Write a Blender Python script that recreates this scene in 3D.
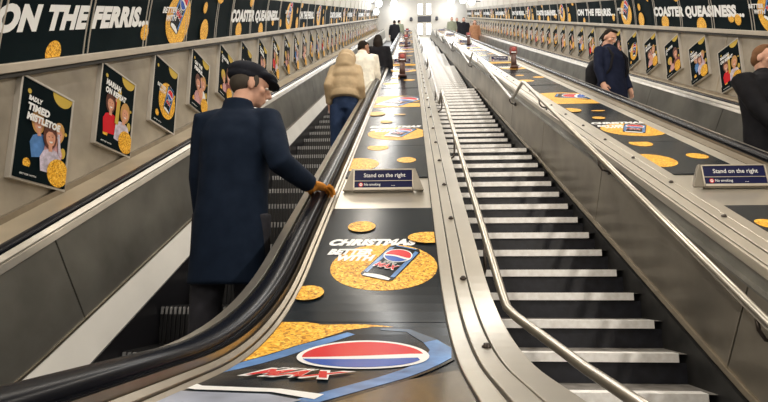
import bpy, bmesh, math, random
from math import sin, cos, tan, pi, radians, sqrt, atan2
from mathutils import Vector, Matrix
random.seed(7)
SC = bpy.context.scene
for o in list(bpy.data.objects): bpy.data.objects.remove(o)
COL = SC.collection

# ------------------------------------------------------------------ camera, world, exposure
PITCH, YAW, FPX = radians(9.63), radians(3.2), 502.0
f = Vector((-sin(YAW)*cos(PITCH), cos(YAW)*cos(PITCH), sin(PITCH)))
r = Vector((cos(YAW), sin(YAW), 0)); u = r.cross(f)
cd = bpy.data.cameras.new('camera'); cam = bpy.data.objects.new('camera', cd); COL.objects.link(cam)
cd.sensor_width = 36; cd.lens = FPX/768*36; cd.clip_start = .02; cd.clip_end = 200
cam.matrix_world = Matrix(((r.x,u.x,-f.x,0),(r.y,u.y,-f.y,0),(r.z,u.z,-f.z,0),(0,0,0,1)))
SC.camera = cam
W = bpy.data.worlds.new('world'); SC.world = W; W.use_nodes = True
W.node_tree.nodes['Background'].inputs[0].default_value = (.86,.88,.95,1)
W.node_tree.nodes['Background'].inputs[1].default_value = .07
SC.view_settings.view_transform = 'Standard'; SC.view_settings.look = 'None'
SC.view_settings.gamma = 1; SC.view_settings.use_curve_mapping = False
SC.view_settings.exposure = 0.0
LAMP_POWER = 21.5

# ------------------------------------------------------------------ shaft frame
C30 = cos(pi/6)
def SN(x, s, n): return Vector((x, s*C30 - .5*n, s*.5 + C30*n))
def arealight(name, s, x, n, power, col, lx=.16, ly=1.25, parent=None):
    l = bpy.data.lights.new(name, 'AREA'); l.shape = 'RECTANGLE'; l.size = lx; l.size_y = ly
    l.energy = power; l.color = col
    o = bpy.data.objects.new(name, l); COL.objects.link(o)
    if parent: o.parent = parent
    o.location = (0,0,-.075) if parent else SN(x,s,n)
    return o

# ------------------------------------------------------------------ materials
MATS = {}
def mat(name, col, rough=.5, metal=0., emit=0., noise=0., nscale=8., bump=0., bscale=60., stretch=None, spec=.5, coat=0.):
    if name in MATS: return MATS[name]
    m = bpy.data.materials.new(name); m.use_nodes = True; nt = m.node_tree; b = nt.nodes['Principled BSDF']
    b.inputs['Base Color'].default_value = (*col,1); b.inputs['Roughness'].default_value = rough
    b.inputs['Metallic'].default_value = metal; b.inputs['Specular IOR Level'].default_value = spec
    if coat: b.inputs['Coat Weight'].default_value = coat; b.inputs['Coat Roughness'].default_value = .08
    if emit: b.inputs['Emission Color'].default_value = (*col,1); b.inputs['Emission Strength'].default_value = emit
    if noise or bump:
        tc = nt.nodes.new('ShaderNodeTexCoord'); mp = nt.nodes.new('ShaderNodeMapping')
        nt.links.new(tc.outputs['Object'], mp.inputs[0])
        if stretch: mp.inputs['Scale'].default_value = stretch
    if noise:
        n = nt.nodes.new('ShaderNodeTexNoise'); n.inputs['Scale'].default_value = nscale; n.inputs['Detail'].default_value = 5
        nt.links.new(mp.outputs[0], n.inputs[0])
        cr = nt.nodes.new('ShaderNodeValToRGB'); nt.links.new(n.outputs[0], cr.inputs[0])
        cr.color_ramp.elements[0].position = .3; cr.color_ramp.elements[1].position = .7
        cr.color_ramp.elements[0].color = (*[c*(1-noise) for c in col],1)
        cr.color_ramp.elements[1].color = (*[min(1,c*(1+noise)) for c in col],1)
        nt.links.new(cr.outputs[0], b.inputs['Base Color'])
        mr = nt.nodes.new('ShaderNodeMapRange'); nt.links.new(n.outputs[0], mr.inputs[0])
        mr.inputs[3].default_value = rough*(1.06 if metal>.7 else 1.2); mr.inputs[4].default_value = rough*(.95 if metal>.7 else .8)
        nt.links.new(mr.outputs[0], b.inputs['Roughness'])
    if bump:
        n2 = nt.nodes.new('ShaderNodeTexNoise'); n2.inputs['Scale'].default_value = bscale; n2.inputs['Detail'].default_value = 3
        nt.links.new(mp.outputs[0], n2.inputs[0])
        bp = nt.nodes.new('ShaderNodeBump'); bp.inputs['Strength'].default_value = bump; bp.inputs['Distance'].default_value = .01
        nt.links.new(n2.outputs[0], bp.inputs['Height']); nt.links.new(bp.outputs[0], b.inputs['Normal'])
    MATS[name] = m; return m
wallm = mat('wall_panel', (.355,.318,.262), .40, .35, noise=.30, nscale=2.6)
ledgem = mat('ledge', (.43,.37,.28), .45, .25, noise=.12, nscale=3)
ceilm = mat('vault_panel', (.62,.59,.52), .5, noise=.06, nscale=2)
endm = mat('end_wall', (.66,.62,.55), .55, noise=.05, nscale=2)
railm = mat('wall_rail', (.52,.47,.40), .38, .5, noise=.1, nscale=6)
steel = mat('brushed_steel', (.56,.53,.48), .30, .9, noise=.10, nscale=9)
deckm = mat('deck_steel', (.63,.595,.53), .30, .88, noise=.10, nscale=2.5)
trimm = mat('bronze_trim', (.30,.26,.205), .33, .85, noise=.12, nscale=10)
skirtm = mat('skirt_steel', (.90,.89,.86), .36, .25, noise=.05, nscale=3)
panelm = mat('balustrade_panel', (.26,.255,.235), .34, .7, noise=.28, nscale=2.5)
sidem = mat('side_panel', (.275,.25,.21), .34, .8, noise=.3, nscale=2.2)
seamm = mat('seam', (.03,.028,.025), .6)
blackm = mat('rubber', (.012,.012,.015), .28, spec=.6)
belt = mat('handrail_belt', (.004,.005,.009), .26, spec=.2)
stepm = mat('step_metal', (.018,.018,.02), .45, .3)
ribm = mat('step_ribs_highlight', (.34,.34,.35), .4, .4)  # lighter colour on the step-nose ribs paints in their reflected highlight
treadm = mat('stair_riser', (.016,.017,.024), .45, noise=.4, nscale=20)
treadtop = mat('stair_tread', (.20,.19,.18), .6, noise=.3, nscale=15)
nosem = mat('stair_nosing', (.95,.93,.91), .5, noise=.14, nscale=25)
strm = mat('stringer', (.02,.02,.02), .45, noise=.4, nscale=9)
floorm = mat('concourse_floor', (.25,.24,.23), .5, noise=.15, nscale=6)
dark = mat('dark_grey', (.06,.06,.07), .5)
boltm = mat('bolt', (.05,.04,.035), .35, .7)
inkk = mat('print_black', (.006,.011,.017), .21, noise=.2, nscale=3, spec=.22)
inkt = mat('print_teal_black', (.003,.008,.010), .6, noise=.2, nscale=3, spec=.03)
white = mat('print_white', (.76,.77,.78), .4)
red = mat('print_red', (.62,.02,.03), .25)
blue = mat('print_blue', (.015,.09,.45), .25)
lblue = mat('print_light_blue', (.09,.22,.50), .25, noise=.4, nscale=12)
skinp = mat('print_skin', (.62,.30,.20), .35, noise=.2, nscale=30)
hairp = mat('print_hair', (.10,.03,.018), .4)
pinkp = mat('print_pink', (.55,.30,.32), .35, noise=.3, nscale=40)
ppl = mat('print_cloth', (.55,.50,.62), .35, noise=.3, nscale=40)
yel = mat('print_yellow', (.52,.37,.07), .5, spec=.1)
navy = mat('sign_navy', (.004,.006,.055), .4, spec=.2)
framem = mat('poster_frame_metal', (.56,.53,.49), .4, .4)
def glitter():
    m = bpy.data.materials.new('print_gold_glitter'); m.use_nodes = True; nt = m.node_tree; b = nt.nodes['Principled BSDF']
    tc = nt.nodes.new('ShaderNodeTexCoord'); v = nt.nodes.new('ShaderNodeTexVoronoi'); v.inputs['Scale'].default_value = 130
    nt.links.new(tc.outputs['Object'], v.inputs[0]); cr = nt.nodes.new('ShaderNodeValToRGB')
    sx = nt.nodes.new('ShaderNodeSeparateColor'); nt.links.new(v.outputs['Color'], sx.inputs[0]); nt.links.new(sx.outputs[0], cr.inputs[0])
    e = cr.color_ramp.elements; e[0].color = (.30,.11,.006,1); e[1].color = (1,.68,.14,1); e[1].position = 1
    k = e.new(.35); k.color = (.72,.34,.02,1); k = e.new(.75); k.color = (.84,.47,.04,1)
    nt.links.new(cr.outputs[0], b.inputs['Base Color']); b.inputs['Roughness'].default_value = .42; b.inputs['Specular IOR Level'].default_value=.25
    MATS[m.name] = m; return m
gold = glitter()

# ------------------------------------------------------------------ mesh builder
class MB:
    def __init__(s): s.v=[]; s.f=[]; s.m=[]; s.sm=[]; s.mats=[]
    def mi(s, m):
        if m not in s.mats: s.mats.append(m)
        return s.mats.index(m)
    def add(s, vs, fs, m, smooth=False):
        b = len(s.v); s.v += [tuple(p) for p in vs]; i = s.mi(m)
        for q in fs: s.f.append(tuple(b+k for k in q)); s.m.append(i); s.sm.append(smooth)
    def box(s, c, d, m, M=None):
        c = Vector(c); vs = [c+Vector((a*d[0]/2,b*d[1]/2,e*d[2]/2)) for a in (-1,1) for b in (-1,1) for e in (-1,1)]
        if M: vs = [M@v for v in vs]
        s.add(vs, [(0,1,3,2),(4,6,7,5),(0,4,5,1),(2,3,7,6),(0,2,6,4),(1,5,7,3)], m)
    def sbox(s, x0,x1,s0,s1,n0,n1,m):
        vs = [SN(a,b,e) for a in (x0,x1) for b in (s0,s1) for e in (n0,n1)]
        s.add(vs, [(0,1,3,2),(4,6,7,5),(0,4,5,1),(2,3,7,6),(0,2,6,4),(1,5,7,3)], m)
    def tube(s, pts, rad, m, seg=10, cap=True, ell=1.0, up=None):
        pts = [Vector(p) for p in pts]; n = len(pts)
        rad = rad if isinstance(rad,(list,tuple)) else [rad]*n
        vs=[]; ref = Vector(up) if up else None; px = None
        for i,p in enumerate(pts):
            t = (pts[min(i+1,n-1)]-pts[max(i-1,0)]).normalized()
            if px is None:
                a = ref or (Vector((0,0,1)) if abs(t.z)<.9 else Vector((1,0,0)))
                px = (a - t*a.dot(t)).normalized()
            else: px = (px - t*px.dot(t)).normalized()
            py = t.cross(px)
            for k in range(seg):
                a = 2*pi*k/seg; vs.append(p+px*cos(a)*rad[i]*ell+py*sin(a)*rad[i])
        fs=[(i*seg+k, i*seg+(k+1)%seg, (i+1)*seg+(k+1)%seg, (i+1)*seg+k) for i in range(n-1) for k in range(seg)]
        if cap: fs += [tuple(range(seg))[::-1], tuple((n-1)*seg+k for k in range(seg))]
        s.add(vs, fs, m, True)
    def rings(s, rs, m, seg=20, power=2.2):
        # rs: (cx,cy,z,rx,ry)
        vs=[]
        for cx,cy,z,rx,ry in rs:
            for k in range(seg):
                a=2*pi*k/seg; ca,sa=cos(a),sin(a)
                vs.append((cx+rx*math.copysign(abs(ca)**(2/power),ca), cy+ry*math.copysign(abs(sa)**(2/power),sa), z))
        n=len(rs)
        fs=[(i*seg+k, i*seg+(k+1)%seg, (i+1)*seg+(k+1)%seg, (i+1)*seg+k) for i in range(n-1) for k in range(seg)]
        fs += [tuple(range(seg))[::-1], tuple((n-1)*seg+k for k in range(seg))]
        s.add(vs, fs, m, True)
    def ell(s, c, rx, ry, rz, m, seg=16, rg=10, M=None):
        vs=[];c=Vector(c)
        for i in range(rg+1):
            th=pi*i/rg
            for k in range(seg):
                a=2*pi*k/seg; v=Vector((rx*sin(th)*cos(a),ry*sin(th)*sin(a),rz*cos(th)))
                if M: v = M@v
                vs.append(c+v)
        fs=[(i*seg+k,(i+1)*seg+k,(i+1)*seg+(k+1)%seg,i*seg+(k+1)%seg) for i in range(rg) for k in range(seg)]
        s.add(vs, fs, m, True)
    def mesh(s, name):
        me = bpy.data.meshes.new(name); me.from_pydata(s.v, [], s.f)
        for m in s.mats: me.materials.append(m)
        me.polygons.foreach_set('material_index', s.m); me.polygons.foreach_set('use_smooth', s.sm)
        me.update(); return me
    def build(s, name, parent=None, bevel=0, loc=None):
        o = bpy.data.objects.new(name, s.mesh(name)); COL.objects.link(o)
        if parent: o.parent = parent
        if loc is not None: o.location = loc
        if bevel:
            b = o.modifiers.new('bevel','BEVEL'); b.width = bevel; b.segments = 2; b.limit_method='ANGLE'
        return o
def tag(o, label=None, cat=None, group=None, kind=None):
    if label: o['label']=label
    if cat: o['category']=cat
    if group: o['group']=group
    if kind: o['kind']=kind
    return o
def empty(name, loc=(0,0,0), rz=0):
    o = bpy.data.objects.new(name, None); COL.objects.link(o); o.location = loc; o.rotation_euler=(0,0,rz); o.empty_display_size=.1
    return o
def children(o): return [c for c in bpy.data.objects if c.parent == o]
def copy_tree(o, parent=None, kids=None):
    c = o.copy(); COL.objects.link(c); c.parent = parent
    for ch in (kids or children)(o): copy_tree(ch, c)
    return c
def struct(o): o['kind']='structure'; return o

# deck reference path: level at the bottom landing, a curve, then the 30 degree incline
DROP, RAD = .203, 1.95
yc = (1/C30-DROP)/tan(pi/6); TT = RAD*tan(radians(15)); S1 = yc*C30-.1+TT; T0 = S1-RAD*pi/6
def D(t, o=0.):
    if t < T0: return yc-TT-(T0-t), -DROP+o
    if t < S1:
        a=(t-T0)/RAD; return yc-TT+(RAD-o)*sin(a), -DROP+RAD-(RAD-o)*cos(a)
    return t*C30+.5-.5*o, t*.5-C30+C30*o
def DP(x, t, n):
    y,z = D(t, n+1); return Vector((x,y,z))
def tsteps(t0, t1, arc=14):
    L=[t0]+[T0+(S1-T0)*i/arc for i in range(arc+1) if t0+1e-4 < T0+(S1-T0)*i/arc < t1-1e-4]+[t1]
    return L
def sweep(mb, prof, t0, t1, m, closed=True, smooth=False, arc=14):
    ts = tsteps(t0,t1,arc); k=len(prof)
    vs=[DP(x,t,n) for t in ts for x,n in prof]
    rng = range(k if closed else k-1)
    fs=[(i*k+j, (i+1)*k+j, (i+1)*k+(j+1)%k, i*k+(j+1)%k) for i in range(len(ts)-1) for j in rng]
    if closed: fs += [tuple(range(k)), tuple((len(ts)-1)*k+j for j in range(k))[::-1]]
    mb.add(vs, fs, m, smooth)
TEND = 36.4

# ------------------------------------------------------------------ printed artwork in 2D
_tc = {}
def text2d(s, bold=.02, shear=0.):
    key=(s,bold,shear)
    if key in _tc: return _tc[key]
    cu = bpy.data.curves.new('t','FONT'); cu.body=s; cu.offset=bold; cu.shear=shear; cu.resolution_u=4; cu.size=1; cu.space_character=1.0+bold*1.2
    o = bpy.data.objects.new('t',cu); COL.objects.link(o); dg=bpy.context.evaluated_depsgraph_get(); dg.update()
    me = o.evaluated_get(dg).to_mesh(); V=[(v.co.x,v.co.y) for v in me.vertices]; P=[tuple(p.vertices) for p in me.polygons]
    o.evaluated_get(dg).to_mesh_clear(); bpy.data.objects.remove(o); bpy.data.curves.remove(cu)
    x0=min(v[0] for v in V); x1=max(v[0] for v in V)
    _tc[key]=([(v[0]-x0,v[1]) for v in V],P,x1-x0); return _tc[key]
class Art:
    def __init__(s): s.items=[]          # (verts2d, faces, material)
    def poly(s, pts, m): s.items.append(([tuple(p) for p in pts],[tuple(range(len(pts)))],m))
    def rect(s, x0,y0,x1,y1,m): s.poly([(x0,y0),(x1,y0),(x1,y1),(x0,y1)],m)
    def ell(s, cx,cy,rx,ry,m,rot=0,seg=40,a0=0,a1=2*pi):
        c,q=cos(rot),sin(rot); P=[]
        for i in range(seg):
            a=a0+(a1-a0)*i/seg; x,y=rx*cos(a),ry*sin(a); P.append((cx+x*c-y*q,cy+x*q+y*c))
        s.poly(P,m)
    def text(s, t, x, y, h, w, m, bold=.03, shear=.25, rot=0, lean=0):
        V,F,L = text2d(t,bold,shear); k=w/L; c,q=cos(rot),sin(rot); hh=h/.73
        P=[(a*k+b*hh*lean,b*hh) for a,b in V]
        s.items.append(([(x+a*c-b*q, y+a*q+b*c) for a,b in P],F,m))
    def sub(s, art, x, y, sc, rot, sy=1):
        c,q=cos(rot),sin(rot)
        for V,F,m in art.items:
            s.items.append(([(x+sc*(a*c-b*sy*q), y+sc*(a*q+b*sy*c)) for a,b in V],F,m))
    def emit(s, mb, mp, bounds=None, cuts=None, lift=.0004):
        for li,(V,F,m) in enumerate(s.items):
            if bounds and (max(v[0] for v in V)<bounds[0] or min(v[0] for v in V)>bounds[2] or max(v[1] for v in V)<bounds[1] or min(v[1] for v in V)>bounds[3]): continue
            bm=bmesh.new(); vv=[bm.verts.new((a,b,0)) for a,b in V]
            for q in F:
                try: bm.faces.new([vv[k] for k in q])
                except ValueError: pass
            def cut(co,no,clear):
                g=bm.verts[:]+bm.edges[:]+bm.faces[:]
                bmesh.ops.bisect_plane(bm,geom=g,plane_co=co,plane_no=no,clear_outer=clear)
            if bounds:
                x0,y0,x1,y1=bounds
                cut((x0,0,0),(-1,0,0),True); cut((x1,0,0),(1,0,0),True); cut((0,y0,0),(0,-1,0),True); cut((0,y1,0),(0,1,0),True)
            if cuts:
                for c in cuts: cut((0,c,0),(0,1,0),False)
            bm.verts.index_update(); z=.0007+(li+1)*lift
            vs=[mp(v.co.x,v.co.y,z) for v in bm.verts]; fs=[tuple(v.index for v in q.verts) for q in bm.faces]
            bm.free()
            if fs: mb.add(vs,fs,m)
def can_art(scale_detail=True):
    # a drinks can, centre of the globe emblem at the origin, can axis +y, width about 2
    a=Art()
    a.poly([(-1.0,-2.75),(-.8,-2.95),(.8,-2.95),(1.0,-2.75),(1.04,.95),(.8,1.3),(-.8,1.3),(-1.04,.95)],inkk)
    a.poly([(-.95,-2.45),(-.70,-2.5),(-.70,.95),(-.95,.85)],lblue); a.poly([(.70,-2.5),(.95,-2.45),(.95,.85),(.70,.95)],lblue)
    a.poly([(-.8,-2.9)]+[(-.8+1.6*i/10,-2.9+.16*sin(pi*i/10)+.25) for i in range(11)]+[(.8,-2.9)],white)
    a.poly([(-.7,1.25),(.7,1.25),(.62,1.12),(-.62,1.12)],lblue)
    a.ell(0,0,.86,.86,white)
    R=.78
    up=[(R*cos(t),R*sin(t)) for t in [radians(-2)+radians(192)*i/24 for i in range(25)]]
    wave=[(-R*.97+R*1.94*i/12, R*(-.17+.10*sin(pi*i/12*1.4)+.30*i/12*.55)) for i in range(13)]
    a.poly([p for p in up if p[1]>R*-.2]+wave[:12],red)
    lo=[(R*cos(t),R*sin(t)) for t in [radians(202)+radians(136)*i/20 for i in range(21)]]
    w2=[(R*.92-R*1.84*i/12, R*(-.40+.12*sin(pi*(1-i/12)*1.4)+.12*(1-i/12))) for i in range(13)]
    a.poly(lo+w2,blue)
    a.text('PEPSI',-.42,-1.08,.17,.8,white,bold=.02,shear=.3)
    a.text('MAX',-.78,-1.72,.55,1.5,white,bold=.07,shear=.35)
    a.text('MAX',-.74,-1.68,.47,1.42,red,bold=.04,shear=.35)
    return a
CAN=can_art()

# ------------------------------------------------------------------ setting: vault, walls, floors
CX, RV, NV = .875, 3.175, -.2
XL, XR = CX-RV, CX+RV
def VP(h, s, off, side):
    a=(h-NV)/RV; rr=RV-off
    return SN(CX+side*rr*cos(a), s, NV+rr*sin(a))
mb=MB(); k=30; S0,SE=-1.0,38.5
A0=.14
vs=[];N_=int((SE-S0)/1.5)
for i in range(N_+1):
    s=S0+(SE-S0)*i/N_
    for j in range(k+1):
        a=A0+(pi-2*A0)*j/k; vs.append(SN(CX-RV*cos(a),s,NV+RV*sin(a)))
fs=[(i*(k+1)+j,i*(k+1)+j+1,(i+1)*(k+1)+j+1,(i+1)*(k+1)+j) for i in range(N_) for j in range(k)]
mb.add(vs,fs,ceilm,True)
for i in range(0,N_+1):   # rib joints of the vault lining
    s=S0+(SE-S0)*i/N_; vv=[];
    for j in range(k+1):
        a=A0+(pi-2*A0)*j/k
        for ds,rr in ((-.03,RV-.002),(-.03,RV-.02),(.03,RV-.02),(.03,RV-.002)): vv.append(SN(CX-rr*cos(a),s+ds,NV+rr*sin(a)))
    mb.add(vv,[(j*4+e,j*4+e+1,j*4+5+e,j*4+4+e) for j in range(k) for e in range(3)],ceilm)
ceiling=struct(mb.build('ceiling'))
for side,nm in ((-1,'wall_left'),(1,'wall_right')):
    mb=MB(); x=CX+side*RV; o=side*.25
    top=NV+RV*sin(A0+.02); xt=CX+side*RV*cos(A0+.02)
    nl = -1.03 if side<0 else -1.11
    mb.add([SN(x,S0,NV),SN(x,SE,NV),SN(x,SE,nl),SN(x,S0,nl)],[(0,1,2,3)],wallm)
    pr=[(x,NV),(CX+side*RV*cos(A0*.5),NV+RV*sin(A0*.5)),(xt,top)]
    mb.add([SN(a,s,n) for s in (S0,SE) for a,n in pr],[(0,1,4,3),(1,2,5,4)],wallm)
    s=S0+.6
    while s<SE:      # panel joints
        mb.sbox(x-side*.004,x,s,s+.012,nl,NV,seamm if False else ledgem); s+=2.45
    struct(mb.build(nm))
    # sloping ledge between the wall lining and the escalator
    mb=MB(); xi = -1.84 if side<0 else 3.44
    mb.sbox(min(x,xi),max(x,xi),S0,SE,nl-.12,nl,ledgem); mb.sbox(min(x-side*.03,x),max(x-side*.03,x),S0,SE,nl,nl+.035,trimm)
    struct(mb.build('trim_1' if side<0 else 'trim_2'))
    # projecting rail under the advertising band
    mb=MB(); hb=-.245 if side<0 else -.34; ht=hb+.05
    mb.sbox(min(x-side*.07,x),max(x-side*.07,x),S0,SE,hb,ht,railm); mb.sbox(min(x-side*.045,x),max(x-side*.045,x),S0,SE,hb-.03,hb,seamm)
    struct(mb.build('trim_3' if side<0 else 'trim_4',bevel=.004))
mb=MB(); mb.box((CX,-.8,-1.15),(7,4.9,.1),floorm); struct(mb.build('floor'))
mb=MB(); mb.box((CX,33.6,16.42),(7,3.6,.1),floorm); struct(mb.build('floor_upper'))
mb=MB(); mb.box((CX,34.55,19.5),(7.2,.3,7.6),endm)
mb.box((1.08,34.38,17.6),(1.0,.06,.55),dark); mb.box((1.06,34.36,19.42),(.98,.1,.42),dark)
struct(mb.build('wall_end'))

# ------------------------------------------------------------------ lamps
ones=['','first','second','third','fourth','fifth','sixth','seventh','eighth','ninth']
def ordw(k):
    tens={2:('twentieth','twenty'),3:('thirtieth','thirty'),4:('fortieth','forty')}
    if k<13: return nth[k-1]
    if k<20: return {13:'thirteenth',14:'fourteenth',15:'fifteenth',16:'sixteenth',17:'seventeenth',18:'eighteenth',19:'nineteenth'}[k]
    t,o=divmod(k,10); return tens[t][0] if o==0 else tens[t][1]+'-'+ones[o]
nth=['nearest','second','third','fourth','fifth','sixth','seventh','eighth','ninth','tenth','eleventh','twelfth']
def tube_lamp():
    r_=empty('ceiling_lamp'); b=MB(); b.box((0,0,0),(.24,1.35,.08),railm); b.build('housing',r_,bevel=.01)
    g=mat('lamp_tube',(1,.97,.92),.4,emit=9.); d=MB()
    for x in (-.06,.06): d.tube([(x,-.6,-.055),(x,.6,-.055)],.016,g,10)
    d.build('tube',r_); return r_
proto=tube_lamp(); i=0; first=True
s=-.6
while s<37:
    for sx in (-1,1):
        o = proto if first else copy_tree(proto); first=False
        a=radians(52); x=CX+sx*(RV-.1)*cos(a); n=NV+(RV-.1)*sin(a)
        o.location=SN(x,s,n); o.rotation_euler=(radians(30),0,0)
        o.rotation_euler=(Matrix.Rotation(radians(30),3,'X')@Matrix.Rotation(sx*radians(38),3,'Y')).to_euler()
        tag(o,'twin fluorescent ceiling lamp, '+ordw(int((s+.6)/2.45+.5)+1)+' on the '+('left' if sx<0 else 'right')+' side of the vault','ceiling lamp','ceiling lamps on the vault '+('left' if sx<0 else 'right'))
        w=min(1,max(0,(s-4)/16)); col=(1-.08*w,.91+.05*w,.78+.22*w)
        arealight('lamp_light',0,0,0,LAMP_POWER*(1+.7*w),col,parent=o)
    s+=2.45
globem=mat('globe_glow',(.93,.96,1),.4,emit=6.)
gl=empty('globe_lamp'); b=MB(); b.ell((0,0,0),.26,.26,.26,globem); b.build('globe',gl); b=MB(); b.tube([(0,.2,0),(0,.66,0)],.03,dark,8); b.build('stem',gl)
GL=[(-.8,33.9,19.93,1),(-1.16,33.9,20.42,1),(2.75,33.9,19.93,1),(3.0,33.9,20.5,.9),(-1.75,26,15.72,.75),(-1.88,25.8,15.1,.6),(3.44,26,15.66,.75),(3.42,30,18.2,.8),(-1.85,22,13.55,.55),(3.62,22,13.6,.5)]
GN=['lower left of the two on the end wall','upper left of the two on the end wall','lower right of the two on the end wall','upper right of the two on the end wall','above the far end of the left wall posters','just below another lamp beside the left band','above the far right passengers','between the end wall and the right band','nearest on the left side of the vault','nearest on the right side of the vault']
for i,(x,y,z,k) in enumerate(GL):
    o=gl if i==0 else copy_tree(gl); o.location=(x,y,z); o.scale=(k,k,k)
    if i>3: o.rotation_euler=(0,0,radians(90 if x<0 else -90))
    tag(o,'glowing round white globe lamp, '+GN[i],'lamp','globe lamps at the top of the shaft')
    l=bpy.data.lights.new('globe_light','POINT'); l.energy=16*k; l.color=(.9,.94,1); l.shadow_soft_size=.3
    lo=bpy.data.objects.new('globe_light',l); COL.objects.link(lo); lo.parent=o; lo.location=(0,-.5,0)
lpm=mat('light_panel_glow',(.96,.97,1),.4,emit=3.)
lp=empty('light_panel'); b=MB(); b.box((0,.03,0),(.40,.05,.90),railm); b.build('housing',lp); b=MB(); b.box((0,0,0),(.34,.03,.84),lpm); b.build('diffuser',lp,bevel=.01)
for i,(x,z,t_) in enumerate(((.76,20.2,'upper left'),(1.38,20.2,'upper right'),(.74,18.6,'lower left'),(1.36,18.6,'lower right'))):
    o=lp if i==0 else copy_tree(lp); o.location=(x,34.33,z)
    tag(o,'tall bright light panel on the end wall, %s of the four'%t_,'light panel','light panels on the end wall')
sp=empty('loudspeaker'); b=MB(); b.rings([(0,0,-.13,.06,.06),(0,0,-.08,.11,.09),(0,0,.10,.11,.09),(0,0,.15,.07,.06)],dark,14); b.build('body',sp); b=MB(); b.box((0,.14,0),(.05,.16,.05),dark); b.build('bracket',sp)
for i,(x,t_) in enumerate(((.08,'left'),(1.96,'right'))):
    o=sp if i==0 else copy_tree(sp); o.location=(x,34.2,19.33); tag(o,'small black round loudspeaker on the end wall, %s of the light panels'%t_,'loudspeaker','loudspeakers on the end wall')

# ------------------------------------------------------------------ decks between the machines
def deck(x0,x1,a0,a1,name,label,stairside):
    """x0..x1 whole deck, a0..a1 advert field, stairside = +1 when the stair lies to the right"""
    root=empty(name,(x0,1.5,-1.05)); tag(root,label,'escalator decking')
    off=Vector((-x0,-1.5,1.05))
    def B(mb,nm,bev=0): return mb.build(nm,root,bev,loc=off)
    mb=MB(); sweep(mb,[(x0,-1.02),(x1,-1.02),(x1,-1.0),(x0,-1.0)][::-1],-.9,TEND,deckm); B(mb,'deck_plate')
    # flat strips on the stair side
    if stairside>0: e=[a1,a1+.052,a1+.108,x1]
    else: e=[x0+.004,a0-.145,a0-.075,a0]
    for j in range(3):
        p,q=e[j]+.0035,e[j+1]-.0035
        h=-.986+(.003 if j==1 else 0)
        mb=MB(); sweep(mb,[(p,-1.0),(q,-1.0),(q,h+.0),(p,h)][::-1],-.9,TEND,deckm,arc=16); B(mb,'cover_strip',.0025)
    mb=MB(); sweep(mb,[(e[0]-.002,-1.0),(e[3]+.0,-1.0),(e[3],-.997),(e[0]-.002,-.997)][::-1],-.9,TEND,seamm); B(mb,'strip_underlay')
    return root,off,e
ldeck,loff,le=deck(-.62,.292,-.43,.108,'balustrade_decking','metal decking between the left escalator and the fixed stairs, bolted cover strips',1)
rdeck,roff,re_=deck(1.42,2.38,1.64,2.115,'balustrade_decking','metal decking between the fixed stairs and the right escalator, above the panelled stair side',-1)
# bolts
def bolts(root,off,x,h=-.983):
    pr=None; t=.5; i=0
    while t<22:
        if pr is None:
            b=MB(); b.rings([(0,0,0,.013,.013),(0,0,.004,.013,.013),(0,0,.006,.009,.009),(0,0,.011,.008,.008)],boltm,12,2); pr=b.build('bolt',root); o=pr
        else: o=pr.copy(); COL.objects.link(o); o.parent=root
        p=DP(x,t,h); o.location=p+off; q=DP(x,t+.01,h); o.rotation_euler=(atan2(q.z-p.z,q.y-p.y),0,0)
        t+=.628 if t<2.3 else .54; i+=1
bolts(ldeck,loff,.199); bolts(rdeck,roff,1.545)
# raised trims beside the belts
for root,off,sx,xe,xa in ((ldeck,loff,1,-.485,-.43),(rdeck,roff,-1,2.285,2.115)):
    mb=MB(); sweep(mb,sorted_prof if False else ([(xe,-1.0),(xe+sx*.018,-.952),(xe+sx*.022,-1.0)]),-.9,TEND,trimm); mb.build('inner_trim',root,.001,loc=off)
    w=abs(xa-xe)-.026; a=xe+sx*.026; b_=a+sx*w*.45
    mb=MB(); sweep(mb,[(a,-1.0),(a,-.968),(b_,-.978),(b_,-1.0)],-.9,TEND,trimm); mb.build('middle_trim',root,.001,loc=off)
    a=b_+sx*.004; b_=xa-sx*.001
    mb=MB(); sweep(mb,[(a,-1.0),(a,-.982),(b_,-.990),(b_,-1.0)],-.9,TEND,trimm if sx>0 else deckm); mb.build('outer_trim',root,.001,loc=off)
# stair side of left deck
mb=MB(); sweep(mb,[(.285,-1.9),(.295,-1.9),(.295,-1.02),(.285,-1.02)],-.9,TEND,sidem); mb.build('side_panel',ldeck,loc=loff)
# stair side of right deck: panels 1.7 m long, recess under the lip, foot moulding
t=-.9+.0; seams=[1.9+1.69*i for i in range(-1,21)]
ed=[-.9]+seams+[TEND]
for a,b_ in zip(ed[:-1],ed[1:]):
    if b_-a<.05: continue
    mb=MB(); sweep(mb,[(1.39,-1.505),(1.405,-1.505),(1.405,-1.10),(1.39,-1.10)],a+.004,b_-.004,sidem); mb.build('side_panel',rdeck,.002,loc=roff)
mb=MB(); sweep(mb,[(1.405,-1.9),(1.42,-1.9),(1.42,-1.1),(1.405,-1.1)],-.9,TEND,seamm); mb.build('core',rdeck,loc=roff)
mb=MB(); sweep(mb,[(1.39,-1.10),(1.43,-1.10),(1.43,-1.02),(1.42,-1.02),(1.42,-1.09),(1.39,-1.09)],-.9,TEND,panelm); mb.build('lip_recess',rdeck,loc=roff)
mb=MB(); sweep(mb,[(1.406,-1.03),(1.422,-1.03),(1.422,-.988),(1.406,-.988)],-.9,TEND,deckm); mb.build('lip',rdeck,.003,loc=roff)
mb=MB(); sweep(mb,[(1.372,-1.53),(1.40,-1.53),(1.40,-1.505),(1.38,-1.505)],-.9,TEND,trimm); mb.build('foot_moulding',rdeck,.003,loc=roff)

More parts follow.
